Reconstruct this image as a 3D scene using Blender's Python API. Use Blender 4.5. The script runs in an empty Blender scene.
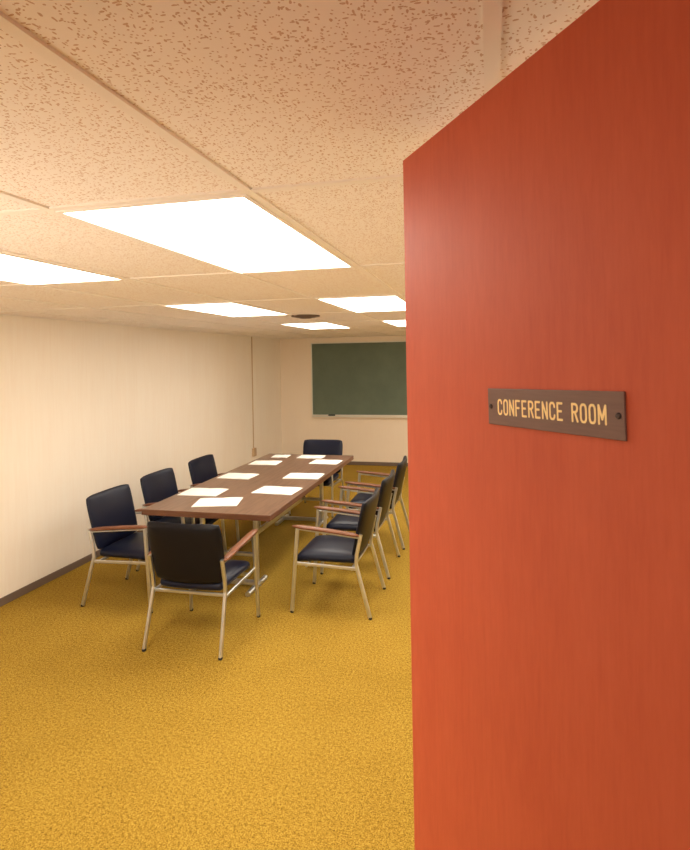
import bpy, bmesh, math, random
from mathutils import Vector, Matrix
random.seed(4)
S=bpy.context.scene
try:
    S.view_settings.view_transform='Standard'
    S.view_settings.look='None'
except Exception as e: print(e)

# ---------------- constants (metres) ----------------
H=2.05; CZ=2.493
XL,XR=-4.1,1.24; YB=10.6; YH=-2.0
GX,GY=-.60,1.345

# ---------------- material helpers ----------------
def mat(name,col=(.8,.8,.8),rough=.5,metal=0.,spec=.5):
    m=bpy.data.materials.new(name); m.use_nodes=True
    b=m.node_tree.nodes['Principled BSDF']
    b.inputs['Base Color'].default_value=(*col,1); b.inputs['Roughness'].default_value=rough
    b.inputs['Metallic'].default_value=metal; b.inputs['Specular IOR Level'].default_value=spec
    return m
class NT:
    def __init__(s,m): s.m=m; s.t=m.node_tree; s.b=s.t.nodes['Principled BSDF']
    def n(s,typ,**k):
        o=s.t.nodes.new(typ)
        for a,v in k.items(): setattr(o,a,v)
        return o
    def l(s,a,b): s.t.links.new(a,b)
    def coord(s,scale=(1,1,1),rot=(0,0,0)):
        c=s.n('ShaderNodeTexCoord'); mp=s.n('ShaderNodeMapping')
        mp.inputs['Scale'].default_value=scale; mp.inputs['Rotation'].default_value=rot
        s.l(c.outputs['Object'],mp.inputs['Vector']); return mp.outputs['Vector']
    def noise(s,vec,scale,detail=4,rough=.6):
        n=s.n('ShaderNodeTexNoise'); n.inputs['Scale'].default_value=scale
        n.inputs['Detail'].default_value=detail; n.inputs['Roughness'].default_value=rough
        s.l(vec,n.inputs['Vector']); return n
    def ramp(s,fac,stops):
        r=s.n('ShaderNodeValToRGB'); e=r.color_ramp.elements
        while len(e)<len(stops): e.new(.5)
        for i,(p,c) in enumerate(stops): e[i].position=p; e[i].color=(*c,1)
        s.l(fac,r.inputs['Fac']); return r.outputs['Color']
    def math(s,op,a,b=None):
        o=s.n('ShaderNodeMath',operation=op)
        for i,v in enumerate((a,b)):
            if v is None: continue
            if isinstance(v,(int,float)): o.inputs[i].default_value=v
            else: s.l(v,o.inputs[i])
        return o.outputs[0]
    def mix(s,fac,a,b):
        o=s.n('ShaderNodeMix',data_type='RGBA')
        if isinstance(fac,(int,float)): o.inputs[0].default_value=fac
        else: s.l(fac,o.inputs[0])
        for i,v in ((6,a),(7,b)):
            if isinstance(v,tuple): o.inputs[i].default_value=(*v,1)
            else: s.l(v,o.inputs[i])
        return o.outputs[2]
    def bump(s,h,strength,dist):
        o=s.n('ShaderNodeBump'); o.inputs['Strength'].default_value=strength
        o.inputs['Distance'].default_value=dist; s.l(h,o.inputs['Height'])
        s.l(o.outputs[0],s.b.inputs['Normal'])
    def col(s,c): s.l(c,s.b.inputs['Base Color'])

# carpet
m_carpet=mat('carpet_gold',rough=.95,spec=.1); t=NT(m_carpet)
v=t.coord()
n1=t.noise(v,150,3,.75); n2=t.noise(v,1.3,3); n3=t.noise(v,60,2)
a=t.math('ADD',t.math('MULTIPLY',n1.outputs['Fac'],.72),t.math('MULTIPLY',n3.outputs['Fac'],.28))
c=t.ramp(a,[(.36,(.12,.058,.008)),(.48,(.355,.212,.026)),(.61,(.56,.37,.065))])
c2=t.ramp(n2.outputs['Fac'],[(.35,(.90,.88,.82)),(.65,(1,1,1))])
mx=t.n('ShaderNodeMix',data_type='RGBA',blend_type='MULTIPLY'); mx.inputs[0].default_value=1
t.l(c,mx.inputs[6]); t.l(c2,mx.inputs[7]); t.col(mx.outputs[2]); t.bump(a,.8,.010)

# ceiling tile
m_tile=mat('acoustic_tile',rough=.9,spec=.1); t=NT(m_tile)
v=t.coord()
nd=t.noise(v,30,2)
vm=t.n('ShaderNodeVectorMath',operation='MULTIPLY_ADD'); t.l(nd.outputs['Color'],vm.inputs[0])
vm.inputs[1].default_value=(.014,.014,0); t.l(v,vm.inputs[2])
masks=[]
for sx,sy,th,cut,rz in ((55,120,.21,.74,.5),(120,56,.21,.76,.2),(135,135,.20,.60,.9)):
    mp=t.n('ShaderNodeMapping'); mp.inputs['Scale'].default_value=(sx,sy,1); mp.inputs['Rotation'].default_value=(0,0,rz)
    t.l(vm.outputs[0],mp.inputs['Vector'])
    vo=t.n('ShaderNodeTexVoronoi',voronoi_dimensions='2D'); vo.inputs['Scale'].default_value=1
    t.l(mp.outputs[0],vo.inputs['Vector'])
    sep=t.n('ShaderNodeSeparateColor'); t.l(vo.outputs['Color'],sep.inputs[0])
    k=t.math('MULTIPLY',t.math('LESS_THAN',vo.outputs['Distance'],th),t.math('GREATER_THAN',sep.outputs[0],cut))
    masks.append(k)
mk=t.math('MAXIMUM',t.math('MAXIMUM',masks[0],masks[1]),masks[2])
t.col(t.mix(mk,(.95,.88,.81),(.66,.47,.34)))
t.bump(t.math('SUBTRACT',1,mk),.5,.003)
m_tbar=mat('tbar_beige',(.92,.85,.77),.5)

# walls
def wallmat(name,c0,c1):
    m=mat(name,rough=.6,spec=.25); t=NT(m)
    v=t.coord((9,9,.5)); n=t.noise(v,5,5,.6); v2=t.coord((1,1,.25)); nb=t.noise(v2,1.4,2)
    f=t.math('ADD',t.math('MULTIPLY',n.outputs['Fac'],.5),t.math('MULTIPLY',nb.outputs['Fac'],.5))
    t.col(t.ramp(f,[(.35,c0),(.62,c1)])); return m
m_wall=wallmat('wall_panel_cream',(.91,.81,.69),(.945,.87,.76))
m_wallb=wallmat('wall_back_peach',(.93,.80,.65),(.95,.83,.68))
m_base=mat('baseboard_vinyl',(.17,.12,.09),.5)

# door wood
m_door=mat('door_red_wood',rough=.55,spec=.3); t=NT(m_door)
v=t.coord((26,26,3.0)); n=t.noise(v,3,8,.75)
v2=t.coord((4,4,1.4)); nb=t.noise(v2,2.2,4,.6)
v3=t.coord((140,140,18)); nc=t.noise(v3,1,2,.6)
f=t.math('ADD',t.math('ADD',t.math('MULTIPLY',n.outputs['Fac'],.35),t.math('MULTIPLY',nb.outputs['Fac'],.4)),t.math('MULTIPLY',nc.outputs['Fac'],.25))
t.col(t.ramp(f,[(.32,(.46,.070,.028)),(.5,(.52,.090,.036)),(.68,(.57,.106,.045))])); t.bump(nc.outputs['Fac'],.06,.001)

# table laminate
def woodmat(name,c0,c1,rough,sc):
    m=mat(name,rough=rough); t=NT(m); v=t.coord(sc); n=t.noise(v,3,8,.7)
    t.col(t.ramp(n.outputs['Fac'],[(.35,c0),(.65,c1)])); return m
m_table=woodmat('walnut_laminate',(.125,.065,.040),(.23,.135,.09),.3,(14,1.0,14))
m_edge=woodmat('walnut_edge',(.11,.042,.02),(.18,.078,.042),.4,(2,2,30))
m_arm=woodmat('arm_walnut',(.12,.04,.017),(.24,.09,.042),.35,(30,3,30))
m_metal=mat('satin_metal',(.62,.64,.65),.28,.9)
m_blue=mat('navy_vinyl',(.003,.005,.018),.38,0,.28); t=NT(m_blue); t.bump(t.noise(t.coord(),260,2).outputs['Fac'],.08,.001)
m_black=mat('black_vinyl',(.003,.003,.006),.40,0,.26); t=NT(m_black); t.bump(t.noise(t.coord(),260,2).outputs['Fac'],.08,.001)
m_rub=mat('rubber',(.02,.02,.02),.7)
m_board=mat('chalkboard_green',rough=.7,spec=.2); t=NT(m_board)
t.col(t.ramp(t.noise(t.coord(),2.2,5).outputs['Fac'],[(.3,(.130,.168,.128)),(.7,(.16,.205,.156))]))
m_alu=mat('aluminium',(.80,.78,.70),.4,.5)
m_paper=mat('paper',(.94,.92,.87),.8)
m_sign=mat('sign_brown',rough=.45); t=NT(m_sign)
t.col(t.ramp(t.noise(t.coord((4,60,4)),5,5).outputs['Fac'],[(.3,(.145,.07,.053)),(.7,(.178,.089,.066))]))
m_text=mat('sign_letter',(.95,.68,.30),.5)
m_screw=mat('screw',(.06,.035,.03),.4,.5)
m_vent=mat('vent_dark',(.14,.09,.06),.6)
m_chalk=mat('chalk',(.9,.9,.85),.9)
m_felt=mat('eraser_felt',(.03,.03,.03),.95)
m_knob=mat('brass',(.7,.5,.25),.3,1)
def emat(name,col,s):
    m=mat(name,(.9,.9,.9)); b=m.node_tree.nodes['Principled BSDF']
    b.inputs['Emission Color'].default_value=(*col,1); b.inputs['Emission Strength'].default_value=s; return m
m_lens=emat('light_lens',(1,.93,.815),11.6)
m_lens_h=emat('light_lens_hall',(1,.93,.82),3.1)

# ---------------- mesh helpers ----------------
def obj(name,me,mats,parent=None,smooth=False,M=None):
    o=bpy.data.objects.new(name,me); S.collection.objects.link(o)
    if not me.materials:
        for m in (mats if isinstance(mats,(list,tuple)) else [mats]): me.materials.append(m)
    if smooth:
        for p in me.polygons: p.use_smooth=True
    if parent: o.parent=parent
    if M is not None: o.matrix_local=M
    return o
def bm_box(bm,x0,x1,y0,y1,z0,z1,mi=0,bev=0,M=None):
    r=bmesh.ops.create_cube(bm,size=1); vs=r['verts']
    for v in vs:
        v.co=Vector(((x0+x1)/2+v.co.x*(x1-x0),(y0+y1)/2+v.co.y*(y1-y0),(z0+z1)/2+v.co.z*(z1-z0)))
    fs=set(f for v in vs for f in v.link_faces)
    for f in fs: f.material_index=mi
    if bev:
        es=list(set(e for v in vs for e in v.link_edges))
        r=bmesh.ops.bevel(bm,geom=es,offset=bev,segments=2,affect='EDGES',profile=.5)
        for f in r['faces']: f.material_index=mi
        vs=list(set(v for f in r['faces'] for v in f.verts)|set(v for v in vs if v.is_valid))
    if M is not None:
        for v in vs: v.co=M@v.co
    return vs
def mesh(bm,name):
    me=bpy.data.meshes.new(name); bmesh.ops.recalc_face_normals(bm,faces=bm.faces); bm.to_mesh(me); bm.free(); return me
def box(name,x0,x1,y0,y1,z0,z1,m,bev=0,parent=None):
    bm=bmesh.new(); bm_box(bm,x0,x1,y0,y1,z0,z1,0,bev); return obj(name,mesh(bm,name),m,parent)
def bm_sweep(bm,pts,w,h,up=Vector((1,0,0)),mi=0):
    """rounded rectangular tube along pts. up = profile width axis"""
    pts=[Vector(p) for p in pts]; rings=[]
    c=.25*min(w,h)
    prof=[(-w/2+c,-h/2),(w/2-c,-h/2),(w/2,-h/2+c),(w/2,h/2-c),(w/2-c,h/2),(-w/2+c,h/2),(-w/2,h/2-c),(-w/2,-h/2+c)]
    for i,p in enumerate(pts):
        if i==0: d=(pts[1]-p).normalized(); k=1
        elif i==len(pts)-1: d=(p-pts[i-1]).normalized(); k=1
        else:
            d1=(p-pts[i-1]).normalized(); d2=(pts[i+1]-p).normalized(); d=(d1+d2).normalized(); k=1/max(.5,d.dot(d1))
        U=(up-d*up.dot(d)).normalized(); V=d.cross(U).normalized()
        rings.append([bm.verts.new(p+U*a+V*b*k) for a,b in prof])
    for i in range(len(rings)-1):
        for j in range(8):
            f=bm.faces.new((rings[i][j],rings[i][(j+1)%8],rings[i+1][(j+1)%8],rings[i+1][j])); f.material_index=mi
    for r in (rings[0],rings[-1]): f=bm.faces.new(r); f.material_index=mi
def lathe(bm,prof,M,seg=24,mi=0):
    rings=[[bm.verts.new(M@Vector((r*math.cos(2*math.pi*k/seg),r*math.sin(2*math.pi*k/seg),z))) for k in range(seg)] for r,z in prof]
    for i in range(len(rings)-1):
        for j in range(seg):
            f=bm.faces.new((rings[i][j],rings[i][(j+1)%seg],rings[i+1][(j+1)%seg],rings[i+1][j])); f.material_index=mi
    for r in (rings[0],rings[-1]): f=bm.faces.new(r); f.material_index=mi
def cushion(w,h,t,fn,k=.10,bulge=.012,n=22,back_mi=0,taper=0):
    """slab in local a(x) b(y) plane, thickness c(z); fn maps (x,y,z)->Vector"""
    bm=bmesh.new(); sg=[math.sin(math.pi/2*(-1+2*i/n)) for i in range(n+1)]
    grid={}
    for side in (1,-1):
        for i,a in enumerate(sg):
            for j,b in enumerate(sg):
                edge=i in(0,n) or j in(0,n)
                if side==-1 and edge: grid[(side,i,j)]=grid[(1,i,j)]; continue
                cut=1-k*(abs(a)**5)*(abs(b)**5)
                m=max(abs(a),abs(b)); th=t*(1-m**6)**.5 if m<1 else 0
                z=side*th
                if side==1: z+=bulge*(1-a*a)*(1-b*b)
                x=a*cut*w/2*(1+taper*b); y=b*cut*h/2
                grid[(side,i,j)]=bm.verts.new(fn(x,y,z,a,b))
        for i in range(n):
            for j in range(n):
                q=[grid[(side,i,j)],grid[(side,i+1,j)],grid[(side,i+1,j+1)],grid[(side,i,j+1)]]
                f=bm.faces.new(q if side==1 else q[::-1]); f.material_index=0 if side==1 else back_mi
    return bm
def empty(name,M):
    e=bpy.data.objects.new(name,None); e.empty_display_size=.1; S.collection.objects.link(e); e.matrix_world=M; return e

# ---------------- room shell ----------------
T=.1
box('floor',XL-T,XR+T,YH-T,YB+T,-.1,0,m_carpet)
box('ceiling',XL-T,XR+T,YH-T,YB+T,CZ,CZ+.1,m_tile)
box('wall_left',XL-T,XL,YH-T,YB+T,0,CZ,m_wall)
box('wall_right',XR,XR+T,YH-T,YB+T,0,CZ,m_wall)
box('wall_back',XL,XR,YB,YB+T,0,CZ,m_wallb)
box('wall_hall',XL,XR,YH-T,YH,0,CZ,m_wallb)
bm=bmesh.new()
bm_box(bm,XL,-.64,.21,.33,0,CZ); bm_box(bm,.40,XR,.21,.33,0,CZ); bm_box(bm,-.64,.40,.21,.33,2.46,CZ)
obj('wall_front',mesh(bm,'wall_front'),m_wallb)
bm=bmesh.new()
bm_box(bm,-.64,-.61,.20,.34,0,2.46); bm_box(bm,.385,.40,.20,.34,0,2.46)
obj('trim_1',mesh(bm,'door_jamb'),m_edge)
for nm,a in (('left',(XL,XL+.012,.33,YB-.012)),('back',(XL,XR,YB-.012,YB)),('right',(XR-.012,XR,.33,YB-.012))):
    box('baseboard_'+nm,a[0],a[1],a[2],a[3],0,.068,m_base,.002)
# ceiling grid
bm=bmesh.new(); w=.012
x=GX
while x>XL+.1: x-=.61
while x<XR:
    if x>XL: bm_box(bm,x-w,x+w,YH,YB,CZ-.006,CZ+.001,0)
    x+=.61
y=GY
while y>YH: y-=1.22
while y<YB:
    if y>YH: bm_box(bm,XL,XR,y-w,y+w,CZ-.0055,CZ+.001,0)
    y+=1.22
bm_box(bm,XL,XL+.02,.33,YB,CZ-.006,CZ+.001); bm_box(bm,XL,XR,YB-.02,YB,CZ-.006,CZ+.001)
obj('trim_2',mesh(bm,'ceiling_grid'),m_tbar)
# fluorescent lights
def flight(x0,y0,ml=None):
    bm=bmesh.new(); x1=x0+.61; y1=y0+1.22; a=.012; b=.026
    for q in ((x0+a,x1-a,y0+a,y0+b),(x0+a,x1-a,y1-b,y1-a),(x0+a,x0+b,y0+b,y1-b),(x1-b,x1-a,y0+b,y1-b)):
        bm_box(bm,*q,CZ-.010,CZ+.001,0)
    bm_box(bm,x0+b,x1-b,y0+b,y1-b,CZ-.005,CZ+.001,1)
    obj('fluorescent_light',mesh(bm,'flight'),[m_tbar,ml or m_lens])
for cx in (GX-3*.61,GX-.61,GX+.61):
    for cy in (GY,GY+2.44,GY+4.88): flight(cx,cy)
flight(GX+.61,GY+7.32)  # extra panel hidden by the door, added to brighten the back
flight(GX-.61,GY-2.44,m_lens_h); flight(GX+.61,GY-2.44,m_lens_h)
# ceiling diffuser
bm=bmesh.new()
Mv=Matrix.Translation((-1.76,5.25,CZ))
for r0,r1,z in ((.12,.14,-.012),(.08,.10,-.02),(.04,.06,-.028)):
    lathe(bm,[(r0,-.001),(r1,-.001),(r1,z),(r0,z*.8)],Mv)
lathe(bm,[(.001,-.002),(.13,-.002),(.13,0),(.001,0)],Mv,mi=1)
obj('ceiling_air_diffuser',mesh(bm,'diffuser'),[m_vent,m_vent])

# conduit on left wall near back
bm=bmesh.new(); bm_sweep(bm,[(XL+.008,9.2,CZ-.006),(XL+.008,9.2,.50)],.018,.016,Vector((0,1,0)))
bm_box(bm,XL,XL+.045,9.15,9.25,.38,.52,0,.004)
obj('electrical_conduit',mesh(bm,'conduit'),mat('conduit_paint',(.58,.40,.24),.5))

# chalkboard
e=empty('chalkboard',Matrix.Translation((0,YB,0)))
bx0,bx1,bz0,bz1=-3.43,-.55,.98,2.375
box('writing_surface',bx0,bx1,-.02,0,bz0,bz1,m_board,0,e)
bm=bmesh.new(); f=.02
bm_box(bm,bx0-f,bx1+f,-.03,0,bz1,bz1+f,0,.003); bm_box(bm,bx0-f,bx1+f,-.03,0,bz0-f,bz0,0,.003)
bm_box(bm,bx0-f,bx0,-.03,0,bz0,bz1,0,.003); bm_box(bm,bx1,bx1+f,-.03,0,bz0,bz1,0,.003)
obj('frame',mesh(bm,'frame'),m_alu,e)
bm=bmesh.new(); bm_box(bm,bx0,bx1,-.08,0,bz0-.045,bz0-.03,0,.003); bm_box(bm,bx0,bx1,-.085,-.077,bz0-.045,bz0-.02,0,.002)
obj('chalk_tray',mesh(bm,'tray'),m_alu,e)
bm=bmesh.new(); bm_box(bm,-3.1,-2.97,-.075,-.03,bz0-.03,bz0+.005,0,.004); obj('eraser',mesh(bm,'eraser'),m_felt,e)
bm=bmesh.new()
for xx in (-2.85,-2.7,-2.4): bm_sweep(bm,[(xx,-.05,bz0-.024),(xx+.07,-.045,bz0-.024)],.011,.011,Vector((0,1,0)))
obj('chalk_sticks',mesh(bm,'chalks'),m_chalk,e)

# ---------------- door ----------------
dr=Vector((.547,-.837,0)).normalized(); dn=Vector((-.837,-.547,0)).normalized(); up=Vector((0,0,1))
F0=Vector((-.161,1.094,0))
Ml=Matrix(((dr.x,-dn.x,0,F0.x),(dr.y,-dn.y,0,F0.y),(0,0,1,0),(0,0,0,1)))
de=empty('door_1',Ml)
bm=bmesh.new(); bm_box(bm,0,.91,0,.044,.015,2.44,0,.0015); obj('leaf',mesh(bm,'leaf'),m_door,de)
bm=bmesh.new()
for sy,y0 in ((-1,0),(1,.044)):
    M=Matrix.Translation((.07,y0,1.0))@Matrix.Rotation(math.pi/2 if sy<0 else -math.pi/2,4,'X')
    lathe(bm,[(.032,0),(.032,.006),(.012,.01),(.012,.035),(.027,.045),(.03,.058),(.022,.068),(.004,.07)],M)
obj('knob',mesh(bm,'knob'),m_knob,de,True)
bm=bmesh.new()
for z in (.25,1.2,2.2): bm_sweep(bm,[(.914,.05,z-.05),(.914,.05,z+.05)],.012,.012,Vector((1,0,0)))
obj('hinges',mesh(bm,'hinges'),m_knob,de)

# ---------------- sign ----------------
tc=(.2845+.542)/2+.007; zc=1.982; L=.2560; Hs=.052
rot=Matrix.Rotation(math.radians(1.7),4,'Z')
Ms=Matrix.Translation(F0+dr*tc+up*zc+dn*.0005)@Matrix(((dr.x,up.x,dn.x,0),(dr.y,up.y,dn.y,0),(dr.z,up.z,dn.z,0),(0,0,0,1)))@rot
se=empty('conference_room_sign',Ms)
bm=bmesh.new(); bm_box(bm,-L/2,L/2,-Hs/2,Hs/2,0,.0028,0,.0007); obj('plate',mesh(bm,'plate'),m_sign,se)
bm=bmesh.new()
for sx in (-1,1):
    lathe(bm,[(.0036,0),(.0036,.0035),(.0028,.0045),(.0005,.0048)],Matrix.Translation((sx*(L/2-.008),0,0)),16)
    bm_box(bm,sx*(L/2-.008)-.0028,sx*(L/2-.008)+.0028,-.0004,.0004,.0046,.0051)
obj('screws',mesh(bm,'screws'),m_screw,se)
Cc=[(.6,.76),(.56,.90),(.44,.99),(.3,1),(.16,.99),(.04,.90),(0,.76),(0,.24),(.04,.10),(.16,.01),(.3,0),(.44,.01),(.56,.10),(.6,.24)]
Oc=[(.3,1),(.16,.99),(.04,.90),(0,.76),(0,.24),(.04,.10),(.16,.01),(.3,0),(.44,.01),(.56,.10),(.6,.24),(.6,.76),(.56,.90),(.44,.99),(.3,1)]
G={'C':[Cc],'O':[Oc],'N':[[(0,0),(0,1)],[(0,1),(.6,0)],[(.6,0),(.6,1)]],'F':[[(0,0),(0,1),(.56,1)],[(0,.52),(.46,.52)]],
'E':[[(.56,1),(0,1),(0,0),(.56,0)],[(0,.52),(.46,.52)]],
'R':[[(0,0),(0,1),(.38,1),(.54,.93),(.6,.77),(.54,.61),(.38,.53),(0,.53)],[(.3,.53),(.6,0)]],
'M':[[(0,0),(0,1)],[(0,1),(.36,.25)],[(.36,.25),(.72,1)],[(.72,1),(.72,0)]]}
# flat round-ended ribbons for each pen stroke
bm=bmesh.new(); rr=.00145; hh=.0200; sw=.0084/.6; pen=0; zt=.0030
def stroke(p,q):
    p=Vector(p); q=Vector(q); d=(q-p); 
    a0=math.atan2(d.y,d.x)
    pts=[p+Vector((math.cos(a0+math.pi/2+i*math.pi/6),math.sin(a0+math.pi/2+i*math.pi/6)))*rr for i in range(7)]
    pts+=[q+Vector((math.cos(a0-math.pi/2+i*math.pi/6),math.sin(a0-math.pi/2+i*math.pi/6)))*rr for i in range(7)]
    global zt
    zt+=.0000012
    top=[bm.verts.new((x.x,x.y,zt)) for x in pts]; bot=[bm.verts.new((x.x,x.y,.0026)) for x in pts]
    bm.faces.new(top); n=len(pts)
    for i in range(n): bm.faces.new((bot[i],bot[(i+1)%n],top[(i+1)%n],top[i]))
letters=[]
for ch in 'CONFERENCE ROOM':
    if ch==' ': pen+=.0118; continue
    for st in G[ch]:
        P=[(pen+a*sw,b*hh-hh/2) for a,b in st]
        letters+=list(zip(P[:-1],P[1:]))
    pen+=(.72 if ch=='M' else .6)*sw+.0056
wt=pen-.0056
for p,q in letters: stroke((p[0]-wt/2,p[1]),(q[0]-wt/2,q[1]))
obj('lettering',mesh(bm,'lettering'),m_text,se)

# ---------------- conference table ----------------
TX0,TX1,TY0,TY1,TZ=-2.99,-1.79,4.33,7.24,.775
e=empty('conference_table',Matrix.Translation((0,0,0)))
bm=bmesh.new(); vs=bm_box(bm,TX0,TX1,TY0,TY1,TZ-.05,TZ,0,.003)
bm.normal_update()
for f in bm.faces: f.material_index=0 if f.normal.z>.7 else 1
obj('table_top',mesh(bm,'top'),[m_table,m_edge],e)
bm=bmesh.new(); q=.045
for yy in (4.72,6.74):
    for xx in (-2.62,-2.09): bm_sweep(bm,[(xx,yy,.045),(xx,yy,TZ-.05)],q,q,Vector((1,0,0)))
    bm_sweep(bm,[(-2.66,yy,.045),(-2.05,yy,.045)],q,q,Vector((0,1,0)))
    bm_sweep(bm,[(-2.66,yy,TZ-.072),(-2.05,yy,TZ-.072)],.04,.04,Vector((0,1,0)))
    for xx in (-2.62,-2.09):
        bm_sweep(bm,[(xx,yy-.2,.022),(xx,yy+.2,.022)],q,q*.9,Vector((1,0,0)))
bm_sweep(bm,[(-2.355,4.72,.30),(-2.355,6.74,.30)],.03,.06,Vector((1,0,0)))
for yy in (4.72,6.74): bm_sweep(bm,[(-2.62,yy,.30),(-2.09,yy,.30)],.035,.035,Vector((0,1,0)))
obj('metal_frame',mesh(bm,'frame'),m_metal,e)

# papers
for (px,py,w,h,r) in ((-2.76,5.00,.40,.30,2),(-2.43,4.66,.40,.30,14),(-2.06,5.18,.42,.30,-3),(-2.75,5.76,.38,.28,-2),(-2.02,5.87,.40,.29,2),
                      (-2.76,6.56,.36,.27,3),(-2.02,6.72,.36,.28,-2),(-2.32,7.05,.34,.22,1),(-2.74,7.04,.22,.2,4)):
    M=Matrix.Translation((px,py,TZ+.0005))@Matrix.Rotation(math.radians(r),4,'Z')
    bm=bmesh.new(); n=8
    for half in (0,1):
        x0=-w/2 if half==0 else .002
        ww=w/2-.002
        V=[[bm.verts.new((x0+ww*i/n,-h/2+h*j/2,.003+.004*math.sin(math.pi*i/n)*(.6+.4*half))) for j in range(3)] for i in range(n+1)]
        for i in range(n):
            for j in range(2): bm.faces.new((V[i][j],V[i+1][j],V[i+1][j+1],V[i][j+1]))
    bm_box(bm,-w/2,w/2,-h/2,h/2,0,.003)
    obj('paper_sheets',mesh(bm,'paper'),m_paper,None,False,M)

# ---------------- chairs ----------------
def seatfn(x,y,z,a,b):
    zz=.437+z-.022*max(0,b)**3+.006*abs(a)**2
    return Vector((x,y+.04,zz))
bm=cushion(.53,.53,.045,seatfn,k=.08,bulge=.012); me_seat=mesh(bm,'seat')
lean=math.radians(13)
def backfn(x,y,z,a,b):
    zf=z+.03*(a*a)-.012
    return Vector((x,-.262-math.sin(lean)*y+math.cos(lean)*zf,.692+math.cos(lean)*y+math.sin(lean)*zf))
bm=cushion(.58,.47,.028,backfn,k=.07,bulge=.012,back_mi=1,taper=.02); me_back=mesh(bm,'backrest')
bm=bmesh.new(); q=.024
for s in (-1,1):
    X=s*.285
    bm_sweep(bm,[(X+s*.012,.315,.012),(X,.262,.685)],.022,.030,Vector((1,0,0)))
    bm_sweep(bm,[(X+s*.012,-.335,.012),(X,-.225,.42),(X,-.232,.50),(X,-.268,.66)],.022,.030,Vector((1,0,0)))
    bm_sweep(bm,[(X,.275,.40),(X,-.222,.385)],.018,.026,Vector((1,0,0)))
    bm_sweep(bm,[(X,.262,.680),(X,-.262,.632)],.018,.012,Vector((1,0,0)))
bm_sweep(bm,[(-.285,.19,.385),(.285,.19,.385)],.02,.024,Vector((0,1,0)))
bm_sweep(bm,[(-.285,-.19,.38),(.285,-.19,.38)],.02,.024,Vector((0,1,0)))
me_frame=mesh(bm,'chair_frame')
def armmesh():
    bm=bmesh.new()
    for s in (-1,1):
        X=s*.297; st=[]
        N=14
        for i in range(N+1):
            f=i/N; y=-.255+f*.555; z=.655+.050*f+.005*math.sin(math.pi*f)
            wd=.028*(1-(2*f-1)**8*.45); th=.0125*(1-(2*f-1)**10*.6)
            ring=[bm.verts.new((X+wd*math.copysign(abs(math.cos(t2))**.5,math.cos(t2)),y,z+th*math.copysign(abs(math.sin(t2))**.6,math.sin(t2)))) for t2 in [2*math.pi*k/12 for k in range(12)]]
            st.append(ring)
        for i in range(N):
            for j in range(12): bm.faces.new((st[i][j],st[i][(j+1)%12],st[i+1][(j+1)%12],st[i+1][j]))
        bm.faces.new(st[0]); bm.faces.new(st[-1])
    return mesh(bm,'armrests')
me_arm=armmesh()
bm=bmesh.new()
for s in (-1,1):
    for yy in (.316,-.337): lathe(bm,[(.013,0),(.015,.004),(.014,.016),(.01,.018)],Matrix.Translation((s*.297,yy,0)),16)
me_glide=mesh(bm,'glides')
def chair(x,y,deg):
    e=empty('conference_armchair',Matrix.Translation((x,y,0))@Matrix.Rotation(math.radians(deg),4,'Z'))
    obj('seat',me_seat,m_blue,e,True); obj('backrest',me_back,[m_blue,m_black],e,True)
    obj('metal_frame',me_frame,m_metal,e); obj('armrests',me_arm,m_arm,e,True); obj('glides',me_glide,m_rub,e)
chair(-2.14,3.87,0)
chair(-3.06,4.38,-90); chair(-3.09,5.18,-90); chair(-3.07,6.05,-90)
chair(-1.29,4.61,90); chair(-1.29,5.44,90); chair(-1.28,6.26,91)
chair(-2.33,7.34,180)

# ---------------- added fill: unseen area lamps that brighten the room and the door ----------------
def area(name,loc,tgt,size,power,col):
    l=bpy.data.lights.new(name,'AREA'); l.shape='SQUARE'; l.size=size; l.energy=power; l.color=col
    o=bpy.data.objects.new(name,l); S.collection.objects.link(o)
    d=Vector(tgt)-Vector(loc); o.matrix_world=Matrix.Translation(loc)@d.to_track_quat('-Z','Y').to_matrix().to_4x4(); return o
area('fill_light',(-1.9,.5,1.3),(-2.2,9.5,2.5),.8,26,(1,.92,.81))
area('fill_light',(-.9,-.7,1.7),(.1,.7,1.8),.7,4,(1,.93,.85))

# ---------------- camera ----------------
cd=bpy.data.cameras.new('camera'); cam=bpy.data.objects.new('camera',cd); S.collection.objects.link(cam)
f=560.; cd.sensor_width=36; cd.sensor_fit='AUTO'; cd.lens=f*36/850
cd.shift_x=(345-360)/850; cd.shift_y=(359.6-425)/850; cd.clip_start=.01
yaw=math.atan2(130,560)
cam.matrix_world=Matrix.Translation((0,0,H))@Matrix.Rotation(yaw,4,'Z')@Matrix.Rotation(math.pi/2,4,'X')@Matrix.Rotation(-.017,4,'Z')
S.camera=cam
w=bpy.data.worlds.new('world'); S.world=w; w.use_nodes=True
w.node_tree.nodes['Background'].inputs[0].default_value=(1,.9,.75,1); w.node_tree.nodes['Background'].inputs[1].default_value=.1
